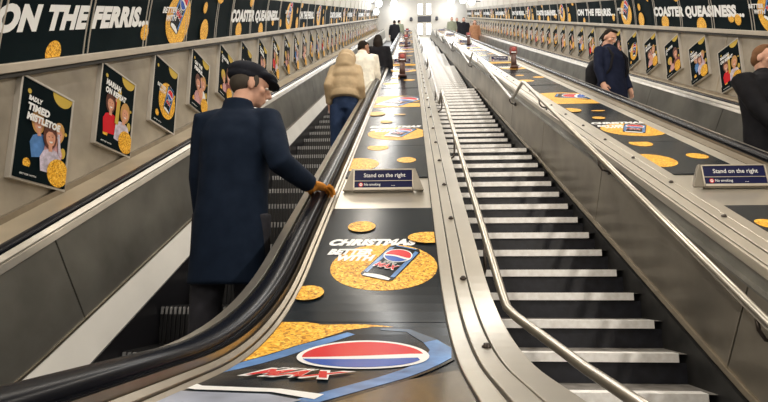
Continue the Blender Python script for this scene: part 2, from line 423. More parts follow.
# ------------------------------------------------------------------ adverts lying on the decks
def advert(x0,x1,t0,t1,art,label,name='deck_advert',group=None):
    c=DP((x0+x1)/2,(t0+t1)/2,-1); mb=MB(); ts=tsteps(t0,t1)
    mb2=MB(); sweep(mb2,[(x0,-.9995),(x1,-.9995),(x1,-.992),(x0,-.992)][::-1],t0,t1,inkk); 
    art.emit(mb2,lambda x,t,z: DP(x,t,-.992+z),bounds=(x0+.001,t0+.001,x1-.001,t1-.001),cuts=[q for q in ts[1:-1]])
    mb2.v=[tuple(Vector(v)-c) for v in mb2.v]
    o=mb2.build(name,loc=c); tag(o,label,'floor advert' if False else 'advert',group or 'adverts on the decking'); return o
def art_christmas(dx,dt,k=1.0,t=True):
    a=Art()
    a.ell(-.12+dx,dt,.225*k,.215*k,gold)
    if t:
        a.text('CHRISTMAS',-.385+dx,dt+.235*k-.03,.062*k,.41*k,white,.075,.35)
        a.text('BETTER',-.378+dx,dt+.110*k,.052*k,.20*k,white,.07,.35)
        a.text('WITH',-.325+dx,dt+.050*k,.050*k,.165*k,white,.07,.35)
    a.sub(CAN,-.062+dx,dt+.09*k,.074*k,-radians(24))
    return a
def big_can():
    a=Art()
    a.ell(-.50,1.05,.42,.36,gold); a.rect(-.7,.9,-.26,1.36,gold); a.ell(-.2,1.15,.3,.215,gold)
    a.poly([(-.18,.3),(.14,.3),(.14,.93),(.08,.90),(-.03,.78),(-.16,.55)],mat('print_deep_gold',(.09,.065,.035),.22,noise=.6,nscale=70))
    # the huge can lying diagonally
    a.poly([(-.5,.1),(-.5,.86),(-.46,.93),(-.335,1.15),(-.205,1.305),(-.12,1.34),(0,1.335),(.07,1.26),(.115,1.14),(.105,1.03),(-.02,.785),(-.16,.55),(-.35,.2)],inkk)
    a.poly([(-.47,.87),(-.455,.925),(-.325,1.155),(-.20,1.285),(-.175,1.265),(-.29,1.12),(-.43,.86)],lblue)
    a.poly([(.07,1.22),(.105,1.14),(.097,1.04),(-.025,.80),(-.165,.57),(-.21,.585),(-.075,.82),(.03,1.02),(.045,1.12),(.03,1.19)],lblue)
    a.poly([(.03,1.19),(.07,1.22),(-.01,1.315),(-.10,1.32),(-.10,1.305),(-.02,1.29)],mat('print_slate',(.05,.08,.13),.25))
    a.poly([(-.45,.745),(-.41,.705),(-.25,.685),(-.16,.64),(-.17,.60),(-.26,.655),(-.41,.670),(-.45,.69)],white)
    a.poly([(-.45,.66),(-.41,.65),(-.26,.635),(-.19,.59),(-.25,.50),(-.45,.50)],mat('print_silver',(.30,.33,.42),.3,noise=.3,nscale=10))
    # emblem
    g=Art(); e=CAN.items
    cx,cy=-.13,1.055
    a.ell(cx,cy,.172,.147,white)
    R=.158; ky=.132/.158
    up=[(R*cos(t),R*sin(t)) for t in [radians(8)+radians(184)*i/30 for i in range(31)]]
    wv=[(-R*.98+R*1.9*i/14, R*(-.20+.02*sin(pi*i/14)+.36*(i/14)**1.5)) for i in range(1,14)]
    a.poly([(cx+x,cy+y*ky) for x,y in up+wv],red)
    lo=[(R*cos(t),R*sin(t)) for t in [radians(199)+radians(140)*i/26 for i in range(27)]]
    w2=[(R*.90-R*1.82*i/12, R*(-.33+.16*(1-i/12)**2-.03*sin(pi*i/12))) for i in range(13)]
    a.poly([(cx+x,cy+y*ky) for x,y in lo+w2],blue)
    rot=radians(-33)
    a.text('PEPSI',-.315,.895,.02,.10,white,.02,.3,rot=radians(-12))
    a.text('MAX',-.375,.815,.092,.235,white,.08,.4,rot=radians(-10))
    a.text('MAX',-.362,.823,.072,.212,red,.05,.4,rot=radians(-10))
    return a
advert(-.43,.107,-.6,1.385,big_can(),'huge can with red, white and blue emblem, nearest advert on the left decking')
a=art_christmas(0,1.885); a.ell(-.250,2.295,.069,.066,gold); a.ell(.08,2.16,.10,.062,gold); a.ell(-.395,1.635,.062,.066,gold); a.ell(.2,1.5,.05,.05,gold)
advert(-.43,.107,1.39,2.56,a,'black CHRISTMAS BETTER WITH advert below the near left sign')
def circles(L):
    a=Art()
    for x,t,rx in L: a.ell(x,t,rx,rx*1.05,gold)
    return a
def far_adverts(dx,x0,x1,side):
    advert(x0,x1,3.12,3.955,circles([(-.385+dx,3.43,.155),(-.035+dx,3.525,.07),(-.265+dx,3.90,.085)]),'dark advert with gold discs just above the near sign on the %s decking'%side)
    a=art_christmas(0,4.40,1.18); b=Art(); b.sub(a,dx,0,1,0); b.ell(-.24+dx,4.905,.06,.06,gold); b.ell(-.37+dx,5.34,.10,.11,gold)
    b.ell(-.12+dx,5.27,.07,.03,gold)
    advert(x0,x1,3.96,5.74,b,'CHRISTMAS lettering advert, second above the near sign, %s decking'%side)
    b=Art(); b.rect(x0-.1,5.7,x1+.1,6.02,gold); b.ell(dx-.2,6.3,.35,.3,gold); b.sub(CAN,-.05+dx,6.3,.17,radians(70 if side=='right' else -30))
    advert(x0,x1,5.75,7.3,b,'large can on gold glitter advert, third above the near sign, %s decking'%side)
    t=7.35;k=0
    while t<33:
        if k%3==2: b=Art(); b.rect(x0,t,x1,t+.3,gold); b.sub(CAN,-.1+dx,t+.9,.17,-.5)
        elif k%3==1: b=Art(); b.sub(art_christmas(0,0,1.1),dx,t+.7,1,0)
        else: b=circles([(-.3+dx,t+.5,.12),(-.02+dx,t+.9,.09),(-.25+dx,t+1.2,.07)])
        advert(x0,x1,t,t+1.62,b,'glossy dark advert panel, %s above the near sign on the %s decking'%(['fourth','fifth','sixth','seventh','eighth','ninth','tenth','eleventh','twelfth','thirteenth','fourteenth','fifteenth','sixteenth','seventeenth','eighteenth','nineteenth','twentieth'][k],side)); t+=1.67; k+=1
far_adverts(0,-.43,.107,'left'); far_adverts(2.045,1.64,2.115,'right')
b=circles([(1.71,2.31,.055),(2.0,1.9,.1)])
advert(1.64,2.115,1.39,2.56,b,'dark advert with a small gold disc, below the near sign on the right decking')

# ------------------------------------------------------------------ signs and emergency stops on the decks
def sign():
    r_=empty('escalator_sign'); mb=MB(); w=.182; h=.135
    # folded metal holder: triangular cheeks either side, tray behind the face
    for sx in (-1,1):
        x=sx*w; e=sx*(w+.062)
        mb.add([(x,0,h+.006),(x,.012,h+.006),(x,0,0),(x,.012,0),(e,-.004,0),(e,.010,0),(x+sx*.012,0,h+.004),(x+sx*.012,.012,h+.004)],
               [(0,2,4,6),(1,7,5,3),(6,4,5,7),(0,6,7,1),(2,3,5,4),(0,1,3,2)],sidem)
        mb.add([(e,-.004,0),(e,.010,0),(x,.16,0),(x,.17,0),(x+sx*.012,.012,h),(x+sx*.012,.02,h)],[(0,2,4),(1,5,3),(0,4,5,1),(2,3,5,4),(0,1,3,2)],sidem)
    mb.box((0,.012,h/2),(2*w,.012,h+.012),sidem); mb.build('holder',r_,.002)
    fr=MB(); fr.box((0,.0,h-.003),(2*w-.004,.010,.006),railm); fr.box((0,.0,.010),(2*w-.004,.010,.014),railm); fr.box((0,0,.060),(2*w-.01,.009,.003),railm)
    for sx in (-1,1): fr.box((sx*(w-.004),0,h/2),(.008,.010,h-.004),railm)
    fr.build('frame',r_)
    pl=MB(); pl.box((0,.002,h/2+.004),(2*w-.014,.006,h-.018),navy)
    a=Art(); a.text('Stand on the right',-.118,.084,.026,.252,white,.012,0); a.text('No smoking',-.115,.030,.016,.098,white,.012,0)
    a.ell(-.135,.036,.014,.014,red); a.ell(-.135,.036,.009,.009,white); a.rect(-.142,.0345,-.128,.0375,red); a.text('...',.05,.027,.02,.02,white,.01,0)
    a.emit(pl,lambda x,y,z:(x,-.0015-z,y)); pl.build('sign_plate',r_); return r_
sg=sign(); fs_=True
for dx,sd in ((-.170,'left'),(1.875,'right')):
    for i,t in enumerate((2.84,11.0,18.1,24.7,31.5)):
        o=sg if fs_ else copy_tree(sg); fs_=False
        o.location=DP(dx,t,-.985); o.rotation_euler=(radians(-8),0,0)
        tag(o,'navy sign reading Stand on the right in a metal holder, '+['nearest','second','third','fourth','farthest'][i]+' on the %s decking'%sd,'sign','Stand on the right signs')
stopm=mat('stop_red',(.15,.028,.024),.45); postm=mat('stop_post',(.10,.055,.045),.4,.3)
def stop():
    r_=empty('emergency_stop'); b=MB(); b.rings([(0,0,0,.075,.06),(0,0,.03,.07,.055),(0,0,.035,.05,.04)],postm,16,4); b.rings([(0,0,.03,.05,.04),(0,0,.30,.045,.036)],postm,16,5); b.build('post',r_)
    b=MB(); b.box((0,0,.35),(.135,.09,.14),stopm); x=b.build('button_box',r_,.012)
    b=MB(); b.rings([(0,0,0,.04,.04),(0,0,.012,.04,.04),(0,0,.02,.03,.03)],mat('stop_button',(.38,.05,.04),.3),16,2); bb=b.build('button',x); bb.location=(0,-.045,.35); bb.rotation_euler=(radians(90),0,0)
    b=MB(); b.box((0,-.047,.295),(.085,.004,.02),white); b.build('label_plate',x); return r_
st=stop(); fs_=True
for x,t,lb in ((-.135,8.62,'on the left decking in front of the second sign'),(1.90,9.6,'on the right decking beside the second sign'),(-.13,16.9,'on the left decking in front of the third sign'),(1.9,17.2,'on the right decking near the third sign'),(-.13,24.2,'on the left decking in front of the fourth sign')):
    o=st if fs_ else copy_tree(st); fs_=False; o.location=DP(x,t,-.985)
    tag(o,'red emergency stop post '+lb,'emergency stop','emergency stop posts')

# ------------------------------------------------------------------ fixed stairs
DY,DZ,LAND=.2313,.1466,.62; X0,X1=.30,1.372
stair=empty('staircase',(X0,1.4,-1.1)); tag(stair,'long fixed staircase with white nosings and dark risers between the two escalators','staircase')
SO=Vector((X0,1.4,-1.1))
def stepmesh(depth):
    b=MB(); cx=(X1-X0)/2; w=X1-X0
    b.add([(0,0,0),(w,0,0),(w,depth+.03,0),(0,depth+.03,0),(0,0,-DZ-.0),(w,0,-DZ),(w,depth+.03,-DZ),(0,depth+.03,-DZ)],[(0,1,2,3),],treadtop)
    b.add([(0,.02,-.045),(w,.02,-.045),(w,.02,-DZ-.01),(0,.02,-DZ-.01),(0,depth+.03,0),(w,depth+.03,0),(w,depth+.03,-DZ),(0,depth+.03,-DZ)],[(3,2,1,0),(4,5,6,7)],treadm)
    n=MB(); wn=w-.045; n.box((wn/2,.028,-.018),(wn,.062,.044),nosem)
    return b.mesh('step'),n.mesh('nosing')
sm,nm_=stepmesh(DY); sl,nl_=stepmesh(LAND)
steps=[(1.373-DY,-.953-DZ,DY)] if False else []
for p in range(-1,7):
    Ey,Ez=5.694+4.321*p,1.569+2.492*p
    steps.append((Ey,Ez,LAND))
    if p<6:
        for i in range(1,17): steps.append((Ey+LAND+(i-1)*DY,Ez+DZ*i,DY))
stuff=MB()
for k,(y,z,d) in enumerate(steps):
    if k<96:
        o=bpy.data.objects.new('step',sl if d==LAND else sm); COL.objects.link(o); o.parent=stair; o.location=Vector((X0,y,z))-SO
        n=bpy.data.objects.new('nosing',nl_ if d==LAND else nm_); COL.objects.link(n); n.parent=o
    else:
        L=Vector((X0,y,z))-SO
        w=X1-X0
        stuff.add([L+Vector(q) for q in ((0,0,0),(w,0,0),(w,d+.03,0),(0,d+.03,0),(0,0,-DZ),(w,0,-DZ))],[(0,1,2,3)],treadtop)
        stuff.add([L+Vector(q) for q in ((0,.02,-.045),(w,.02,-.045),(w,.02,-DZ),(0,.02,-DZ))],[(0,1,2,3)],treadm)
        stuff.box(L+Vector(((w-.045)/2,.028,-.021)),(w-.045,.062,.05),nosem)
if stuff.v: o=stuff.build('upper_steps',stair); o['kind']='stuff'
for xx in (X0-.003,X1):
    mb=MB(); sweep(mb,[(xx,-2.0),(xx+.025,-2.0),(xx+.025,-1.55),(xx,-1.55)],-.9,TEND,strm); mb.build('stringer',stair,loc=-SO)

def railpts(x,off):
    pts=[]
    for p in range(-1,7):
        Ey,Ez=5.694+4.321*p,1.539+2.492*p+off
        if p>=0: pts+= [(x,Ey,Ez)]
        pts+=[(x,Ey+LAND,Ez)] if p>=0 else []
    return pts
# right-hand stair rail (wall side)
RO=.755
hr=empty('stair_handrail',(1.31,1.4,-.5)); tag(hr,'steel handrail bracketed to the panelled wall on the right of the fixed stairs','handrail'); HO=Vector((1.31,1.4,-.5))
mb=MB(); st0=(5.694,1.539+RO)
pts=[Vector((1.31,st0[0]-4.5,st0[1]+.07-4.5*.675))]
for p in range(0,7):
    Ey,Ez=5.694+4.321*p,1.539+2.492*p+RO
    for q in ((Ey-.16,Ez-.06),(Ey-.05,Ez+.0),(Ey+.05,Ez+.008),(Ey+LAND*.8,Ez+.03),(Ey+LAND,Ez+.06)) : pts.append(Vector((1.31,q[0],q[1]+.06)))
mb.tube([p-HO for p in pts],.020,steel,12); mb.build('rail',hr)
mb=None; bp=None
def bracket(root,O,x,y,z,side,base):
    global bp
    b=MB(); b.tube([(0,0,-.0),(0,-.005,-.05),(side*.02,-.005,-.085),(side*.06,0,-.095)],.008,boltm,8); b.tube([(side*.062,0,-.095),(side*.075,0,-.095)],.026,boltm,12)
    o=b.build('bracket',root); o.location=Vector((x,y,z))-O
def post(root,O,x,y,z):
    b=MB(); b.tube([(0,0,0),(0,0,-.16),(-.01,0,-.21),(-.045,0,-.235),(-.078,0,-.24)],.009,boltm,8); b.tube([(-.070,0,-.24),(-.080,0,-.24)],.024,boltm,12)
    o=b.build('bracket',root); o.location=Vector((x,y,z))-O
t=1.75
while t<30:
    # rail height at this place along the stairs
    y=t*C30+.5*1.05
    best=min(range(len(pts)-1),key=lambda i:0 if pts[i].y<=y<=pts[i+1].y else 1)
    a_,b_=pts[best],pts[best+1]
    z=a_.z+(b_.z-a_.z)*(y-a_.y)/(b_.y-a_.y) if b_.y>a_.y else a_.z
    if pts[0].y<y<pts[-1].y: bracket(hr,HO,1.31,y,z-.02,1,0)
    t+=1.69
# left-hand stair rail, ends in a swept tail at the bottom
hl=empty('stair_handrail',(.36,1.4,-.5)); tag(hl,'steel handrail on the left of the fixed stairs with a bent end at the bottom','handrail'); HL=Vector((.36,1.4,-.5))
RL=.745
P=[Vector((.57,1.22,-.30)),Vector((.555,1.35,-.285)),Vector((.52,1.60,-.245)),Vector((.395,2.0,-.115)),Vector((.375,2.06,-.085)),Vector((.371,2.14,-.03))]
yq=1.539+RL
P.append(Vector((.371,5.694-.15,yq-.15*DZ/DY)))
for p in range(0,7):
    Ey,Ez=5.694+4.321*p,1.539+2.492*p+RL
    if p>0: P.append(Vector((.371,Ey-.12,Ez-.12*DZ/DY)))
    for q in ((Ey-.04,Ez-.01),(Ey+.06,Ez+.012),(Ey+LAND*.55,Ez+.03),(Ey+LAND*.85,Ez+.05)): P.append(Vector((.371,q[0],q[1])))
mb=MB(); mb.tube([p-HL for p in P],.0185,steel,12); mb.build('rail',hl)
for y in (2.6,4.2,5.75,7.2,8.9,10.1,11.9,14.4,17.0,18.8,21.0):
    for i in range(len(P)-1):
        if P[i].y<=y<=P[i+1].y: z=P[i].z+(P[i+1].z-P[i].z)*(y-P[i].y)/(P[i+1].y-P[i].y); post(hl,HL,.371,y,z-.01); break

# ------------------------------------------------------------------ escalators
def beltprof(cx,top,w=.078,h=.035):
    p=[]
    for i in range(9):
        a=pi*i/8; p.append((cx+w/2*cos(a), top-h*.6+h*.6*sin(a)))
    p += [(cx-w/2,top-h),(cx-w/2+.012,top-h-.005),(cx+w/2-.012,top-h-.005),(cx+w/2,top-h)]
    return p
def escalator(label,xl,xr,tl,tr,sk_l,sk_r,s_off,wl=.078,wr_=.078):
    """xl,xr belt centre lines; tl,tr belt top heights; sk: skirt x at top / bottom"""
    root=empty('escalator',((xl+xr)/2,1.2,-1.1)); tag(root,label,'escalator','escalators'); O=Vector(((xl+xr)/2,1.2,-1.1))
    def B(mb,nm,bev=0): return mb.build(nm,root,bev,loc=-O)
    for cx,top,sd,sk,bw in ((xl,tl,1,sk_l,wl),(xr,tr,-1,sk_r,wr_)):
        mb=MB(); sweep(mb,beltprof(cx,top,bw,.035 if bw>.07 else .024),-.9,TEND,belt,smooth=True,arc=18); B(mb,'handrail')
        q=cx+sd*(bw/2+.004); thin=bw<.07
        if thin: a1_,a2_,b1_,b2_,pt=(.022,.050,.054,.085,.088)
        else: a1_,a2_,b1_,b2_,pt=(.010,.022,.030,.075,.08)
        w1=.016 if thin else .045
        mb=MB(); sweep(mb,[(q,top-a1_),(q+sd*w1,top-a2_+(.006 if thin else 0)),(q+sd*w1,top-a2_-.006),(q,top-a2_-.006)],-.9,TEND,steel); B(mb,'upper_decking',.001)
        mb=MB(); sweep(mb,[(q+sd*w1*.8,top-b1_),(q+sd*(w1+.004),top-b1_),(q+sd*(w1+.016),top-b2_),(q+sd*w1*.8,top-b2_)],-.9,TEND,steel); B(mb,'lower_decking',.001)
        mb=MB(); sweep(mb,[(cx-sd*bw*.6,top-.03),(q+sd*w1*.8,top-.056),(q+sd*w1*.8,top-pt-.02),(cx-sd*bw*.6,top-.14)],-.9,TEND,blackm); B(mb,'belt_guide')
        # balustrade panels with joints
        ptop=top-pt; xa=q+sd*(w1+.012); xb,nb=sk
        ss=[-.9,.45]+[2.15+1.7*i for i in range(21)]
        for i,(a,b_) in enumerate(zip(ss[:-1],ss[1:])):
            if i>14: b_=TEND
            mb=MB(); sweep(mb,[(xa-sd*.02,ptop),(xa,ptop),(xb,nb),(xb-sd*.02,nb)],a+.005,b_-.005,panelm); B(mb,'balustrade_panel')
            if i>14: break
        mb=MB(); sweep(mb,[(xa-sd*.03,ptop),(xa-sd*.022,ptop),(xb-sd*.022,nb),(xb-sd*.03,nb)],-.9,TEND,seamm); B(mb,'panel_backing')
        mb=MB(); sweep(mb,[(xb-sd*.01,nb+.012),(xb+sd*.008,nb+.012),(xb+sd*.008,nb-.0),(xb-sd*.01,nb)],-.9,TEND,trimm); B(mb,'skirt_bead')
        mb=MB(); sweep(mb,[(xb-sd*.02,nb),(xb+sd*.004,nb),(xb+sd*.065,nb-.17),(xb+sd*.03,nb-.17)],-.9,TEND,skirtm); B(mb,'skirt_panel')
        mb=MB(); sweep(mb,[(xb+sd*.03,nb-.171),(xb+sd*.072,nb-.171),(xb+sd*.095,nb-.60),(xb+sd*.03,nb-.60)],-.9,TEND,blackm); B(mb,'skirt_brush')
    # steps
    x0=sk_l[0]+.085; x1=sk_r[0]-.085; w=x1-x0; b=MB()
    b.box((w/2,.23,-.012),(w,.46,.024),stepm); b.box((w/2,.012,-.13),(w,.024,.235),stepm)
    n=int(w/.028)
    for i in range(n):
        xx=w*(i+.5)/n; b.box((xx,.215,.006),(.012,.43,.012),stepm); b.box((xx,-.004,-.11),(.011,.012,.19),stepm)
        b.box((xx,-.004,-.014),(.013,.016,.046),ribm)
    me=b.mesh('step'); far=MB(); far.box((w/2,.23,-.012),(w,.46,.024),stepm); far.box((w/2,.012,-.13),(w,.024,.235),stepm); far.box((w/2,-.002,-.008),(w,.014,.03),ribm); mf=far.mesh('step')
    y=.4; 
    while y<31.5:
        z=.57735*y-1.986+s_off
        zf=-1.06
        if z<zf: z=zf
        o=bpy.data.objects.new('step',me if y<13 else mf); COL.objects.link(o); o.parent=root; o.location=Vector((x0,y,z))-O; y+=.4
    return root
escalator('left escalator carrying the man in the navy overcoat, black handrails and dark ribbed steps',-1.80,-.53,-.90,-.925,(-1.695,-1.44),(-.66,-1.44),0,wl=.058)
escalator('right escalator carrying people down, beyond the right decking',2.335,3.40,-.925,-.955,(2.47,-1.44),(3.28,-1.44),0,wr_=.058)

# ------------------------------------------------------------------ posters on the walls
PW,PH=.43,.60
def figure(a,x,y,k,hair,top,tilt=0,up=False):
    c,q=cos(tilt),sin(tilt)
    def P(u,v): return (x+k*(u*c-v*q), y+k*(u*q+v*c))
    a.poly([P(*p) for p in ((-.9,-2.6),(-.95,-1.5),(-.6,-1.05),(-.2,-.95),(.2,-.95),(.6,-1.05),(.95,-1.5),(.9,-2.6))],top)
    a.ell(*P(0,-.1),k*.62,k*.85,hair,tilt); a.poly([P(*p) for p in ((-.18,-1.1),(.18,-1.1),(.16,-.6),(-.16,-.6))],skinp)
    a.ell(*P(.03,-.2),k*.42,k*.56,skinp,tilt)
    a.poly([P(*p) for p in ((-.42,0),(-.3,.38),(.1,.5),(.42,.3),(.44,0),(.2,.2),(-.15,.22))],hair)
    for e in (-.13,.19): a.ell(*P(e,-.13),k*.06,k*.035,hairp,tilt,seg=10)
    a.poly([P(*p) for p in ((-.14,-.42),(.2,-.42),(.13,-.53),(-.06,-.53))],white)
    if up:
        a.poly([P(*p) for p in ((.7,-1.2),(.95,-1.4),(.85,.2),(.62,.2))],top); a.ell(*P(.73,.32),k*.16,k*.2,skinp)
bl_=mat('print_blonde',(.50,.27,.08),.4)
def people_art(a,v):
    if v==0:
        figure(a,.15,.375,.085,bl_,lblue,.25); figure(a,.33,.355,.085,bl_,pinkp,-.2); figure(a,.255,.315,.095,hairp,ppl,.15,True)
    elif v==1:
        figure(a,.13,.35,.095,hairp,red,.1,True); figure(a,.32,.33,.100,bl_,ppl,-.12)
        a.poly([(.19,.20),(.235,.20),(.245,.47),(.225,.49),(.20,.46)],yel)
    elif v==2:
        figure(a,.31,.35,.095,bl_,white,-.15); figure(a,.16,.31,.105,hairp,pinkp,.2,True); a.ell(.24,.20,.05,.06,skinp)
    else:
        figure(a,.30,.345,.115,hairp,mat('print_maroon',(.15,.02,.03),.4),.12); a.ell(.13,.27,.065,.065,yel); figure(a,.15,.24,.065,bl_,pinkp,.3)
def poster_art(v,lines):
    a=Art(); a.rect(0,0,PW,PH,inkt)
    a.ell(.34,.60,.09,.075,yel); a.ell(.10,.10,.03,.03,gold); a.ell(.06,.53,.015,.015,yel); a.ell(.39,.23,.025,.035,yel); a.ell(.40,.36,.012,.012,yel)
    if v=='can':
        a.ell(.26,.26,.155,.17,gold); a.sub(CAN,.305,.335,.062,-radians(17)); a.text('BETTER',.06,.345,.032,.15,white,.035,.2); a.text('WITH',.10,.305,.032,.11,white,.035,.2)
    else:
        people_art(a,v); a.rect(0,0,PW,.075,inkt); a.ell(.35,.09,.095,.09,gold)
        y=.505
        for i,(t,w,h) in enumerate(lines): a.text(t,.045,y-h,h*.92,w*.86,white,.065,.12,rot=radians(0)); y-=h+.014
    a.text('BETTER WITH',.04,.022,.010,.13,white,.02,.1)
    return a
DES={'mistletoe':(0,[('BADLY',.13,.030),('TIMED',.21,.045),('MISTLETOE',.33,.045)]),
     'repeat':(1,[('MARIAH',.22,.045),('ON REPEAT',.31,.045)]),
     'can':('can',[]),
     'party':(2,[('ON THE',.22,.042),('FERRIS...',.28,.042)]),
     'dark':(3,[('COASTER',.25,.042),('QUEASINESS',.33,.042)])}
def poster(v):
    r_=empty('wall_poster'); d=DES[v]; mb=MB(); t=.014; dp=.035
    # local: x out of wall, y along (level), z up
    mb.box((dp/2,PW/2,-t/2),(dp,PW+2*t,t),framem); mb.box((dp/2,PW/2,PH+t/2),(dp,PW+2*t,t),framem)
    for y in (-t/2,PW+t/2): mb.box((dp/2,y,PH/2),(dp,t,PH),framem)
    mb.build('frame',r_,.0015)
    p=MB(); p.box((dp-.010,PW/2,PH/2),(.008,PW,PH),inkt); poster_art(*d).emit(p,lambda x,y,z:(dp-.006+z,x,y),bounds=(0,0,PW,PH)); p.build('print',r_)
    return r_
POS={k:poster(k) for k in DES}; used=set()
names={'mistletoe':'framed poster reading BADLY TIMED MISTLETOE','repeat':'framed poster reading MARIAH ON REPEAT','can':'framed poster of a can on a gold disc','party':'framed poster of two partygoers','dark':'framed poster of a dark-haired person'}
ordl=['mistletoe','repeat','can','party','dark','can','party','repeat','dark','mistletoe','party','can']
ordr=['dark','party','repeat','mistletoe','dark','party','can']
def put(v,k,side,s,n,sc):
    kids=children
    if v not in used: o=POS[v]; used.add(v)
    else:
        o=copy_tree(POS[v])
    p=SN(XL if side<0 else XR,s,n); o.location=p; o.rotation_euler=(0,0,0 if side<0 else pi); o.scale=(1,sc*(1 if side<0 else 1.04),sc)
    wl='left' if side<0 else 'right'
    tag(o,'%s, %s along the %s wall'%(names[v],ordw(k+1),wl),'poster','framed posters on the %s wall'%wl)
for k in range(41): put(ordl[k%12],k,-1,2.615+.8186*k,-.794,1.0)
for k in range(42): 
    # corner nearest the camera is the reading end on this wall, so the root sits there
    put(ordr[k%7],k,1,5.69-.736+.736*(k)+.0+.40*C30*0,-.868,.90)
for o in list(COL.objects):
    pass
# right wall posters hang from their near corner: shift so the print spans away from the camera
for o in COL.objects:
    if o.name.startswith('wall_poster') and o.location.x>3: o.location.y += PW*.90

# ------------------------------------------------------------------ advertising bands along both walls
def banner(side,s0,length,kind,label,group):
    root=empty('advert_banner'); hb=(-.195 if side<0 else -.29); ht=(.285 if side<0 else .15); H=ht-hb
    c=VP(hb,s0,0,side); root.location=c; tag(root,label,'advert banner',group)
    def mp(x,y,z):   # x along reading direction, y height above the rail, z lift
        s = (s0+x if side<0 else s0-x)-.10
        return VP(hb+y, s+y*.577, .03+z, side)-c
    # backing, split into strips to follow the vault
    mb=MB(); K=5
    for z0,z1 in ((-.028,0),):
        vs=[mp(x,H*j/K,z) for x in (0,length) for j in range(K+1) for z in (z0,z1)]
        q=(K+1)*2; fs=[]
        for j in range(K): fs += [(2*j+1,2*j+3,q+2*j+3,q+2*j+1),(2*j,q+2*j,q+2*j+2,2*j+2),]
        fs += [tuple([2*j for j in range(K+1)]+[2*j+1 for j in range(K,-1,-1)]),tuple([q+2*j for j in range(K+1)]+[q+2*j+1 for j in range(K,-1,-1)]),(0,1,q+1,q),(2*K,q+2*K,q+2*K+1,2*K+1)]
        mb.add(vs,fs,inkt)
    a=Art(); k=1.0
    tb=.175*(.90 if side>0 else 1); th=.140*(1 if side<0 else .93)
    if kind=='FERRIS':
        a.ell(.62,.03,.075,.072,gold); a.ell(.25,.46,.10,.08,gold) if side<0 else None
        a.text('ON THE FERRIS...',.16 if side>0 else .09,tb,th,1.72 if side<0 else 2.35,white,.065,.12)
    else:
        a.ell(.45,.06,.12,.10,gold); a.ell(1.5,.03,.12,.11,gold); a.ell(2.2,.13,.06,.05,gold); a.ell(.9,.43,.09,.07,gold)
        a.text('COASTER QUEASINESS...',.10,tb,th,2.50 if side<0 else 2.38,white,.065,.12)
    e=(2.05 if side<0 else 2.7) if kind=='FERRIS' else (3.0 if side<0 else 2.62)
    sc=.9 if side>0 else 1
    a.ell(e-.28,.115,.065,.065,gold)
    a.ell(e+.36,.22*sc,.27*sc,.25*sc,gold); a.sub(CAN,e+.42,.385*sc,.105*sc,-radians(30))
    a.text('BETTER',e-.02,.275*sc,.052*sc,.30*sc,white,.04,.2); a.text('WITH',e+.07,.205*sc,.052*sc,.22*sc,white,.04,.2)
    if length-e>1.0: a.ell(e+.98,.33*sc,.055,.06,gold); a.ell(e+1.02,.09,.11,.12,gold); a.ell(e+1.4,.44,.1,.06,gold)
    ys=[H*j/6 for j in range(1,6)]
    a.emit(mb,mp,bounds=(.005,.002,length-.005,H-.002),cuts=ys,lift=.0008)
    mb.build('panel',root)
    pr=None; x=.1
    while x<length:
        d=MB()
        for xx in (x,x+.05):
            vs=[mp(xx+e_,H*j/K,.007) for j in range(K+1) for e_ in (0,.007)]
            d.add(vs,[(2*j,2*j+1,2*j+3,2*j+2) for j in range(K)],railm)
            vs2=[mp(xx+e_,H*j/K,z) for j in range(K+1) for e_,z in ((0,.0),(0,.007))]
            d.add(vs2,[(2*j,2*j+1,2*j+3,2*j+2) for j in range(K)],framem)
            vs3=[mp(xx+e_,H*j/K,z) for j in range(K+1) for e_,z in ((.007,.0),(.007,.007))]
            d.add(vs3,[(2*j,2*j+1,2*j+3,2*j+2) for j in range(K)],framem)
        d.build('divider',root); x+=.83
s=2.68; k=0
banner(-1,-.9,3.56,'COASTER','black banner COASTER QUEASINESS on the left band, behind the picture edge','banners on the left band')
while s<36:
    kd='FERRIS' if k%2==0 else 'COASTER'; L=3.85 if k==0 else 4.2
    if s+L>38.4: L=38.4-s
    lb='black banner reading ON THE FERRIS' if kd=='FERRIS' else 'black banner reading COASTER QUEASINESS'
    banner(-1,s,L-.01,kd,lb+', '+(nth[k] if k else 'large, nearest')+' along the left band','banners on the left band'); s+=L; k+=1
s=9.12; k=0; 
banner(1,9.12-4.12,4.1,'FERRIS','black banner ON THE FERRIS at the right picture edge, nearest on the right band','banners on the right band')
while s<38.6:
    kd='COASTER' if k%2==0 else 'FERRIS'
    lb='black banner reading ON THE FERRIS' if kd=='FERRIS' else 'black banner reading COASTER QUEASINESS'
    banner(1,s,4.09,kd,lb+', '+nth[k+1]+' along the right band','banners on the right band'); s+=4.1; k+=1
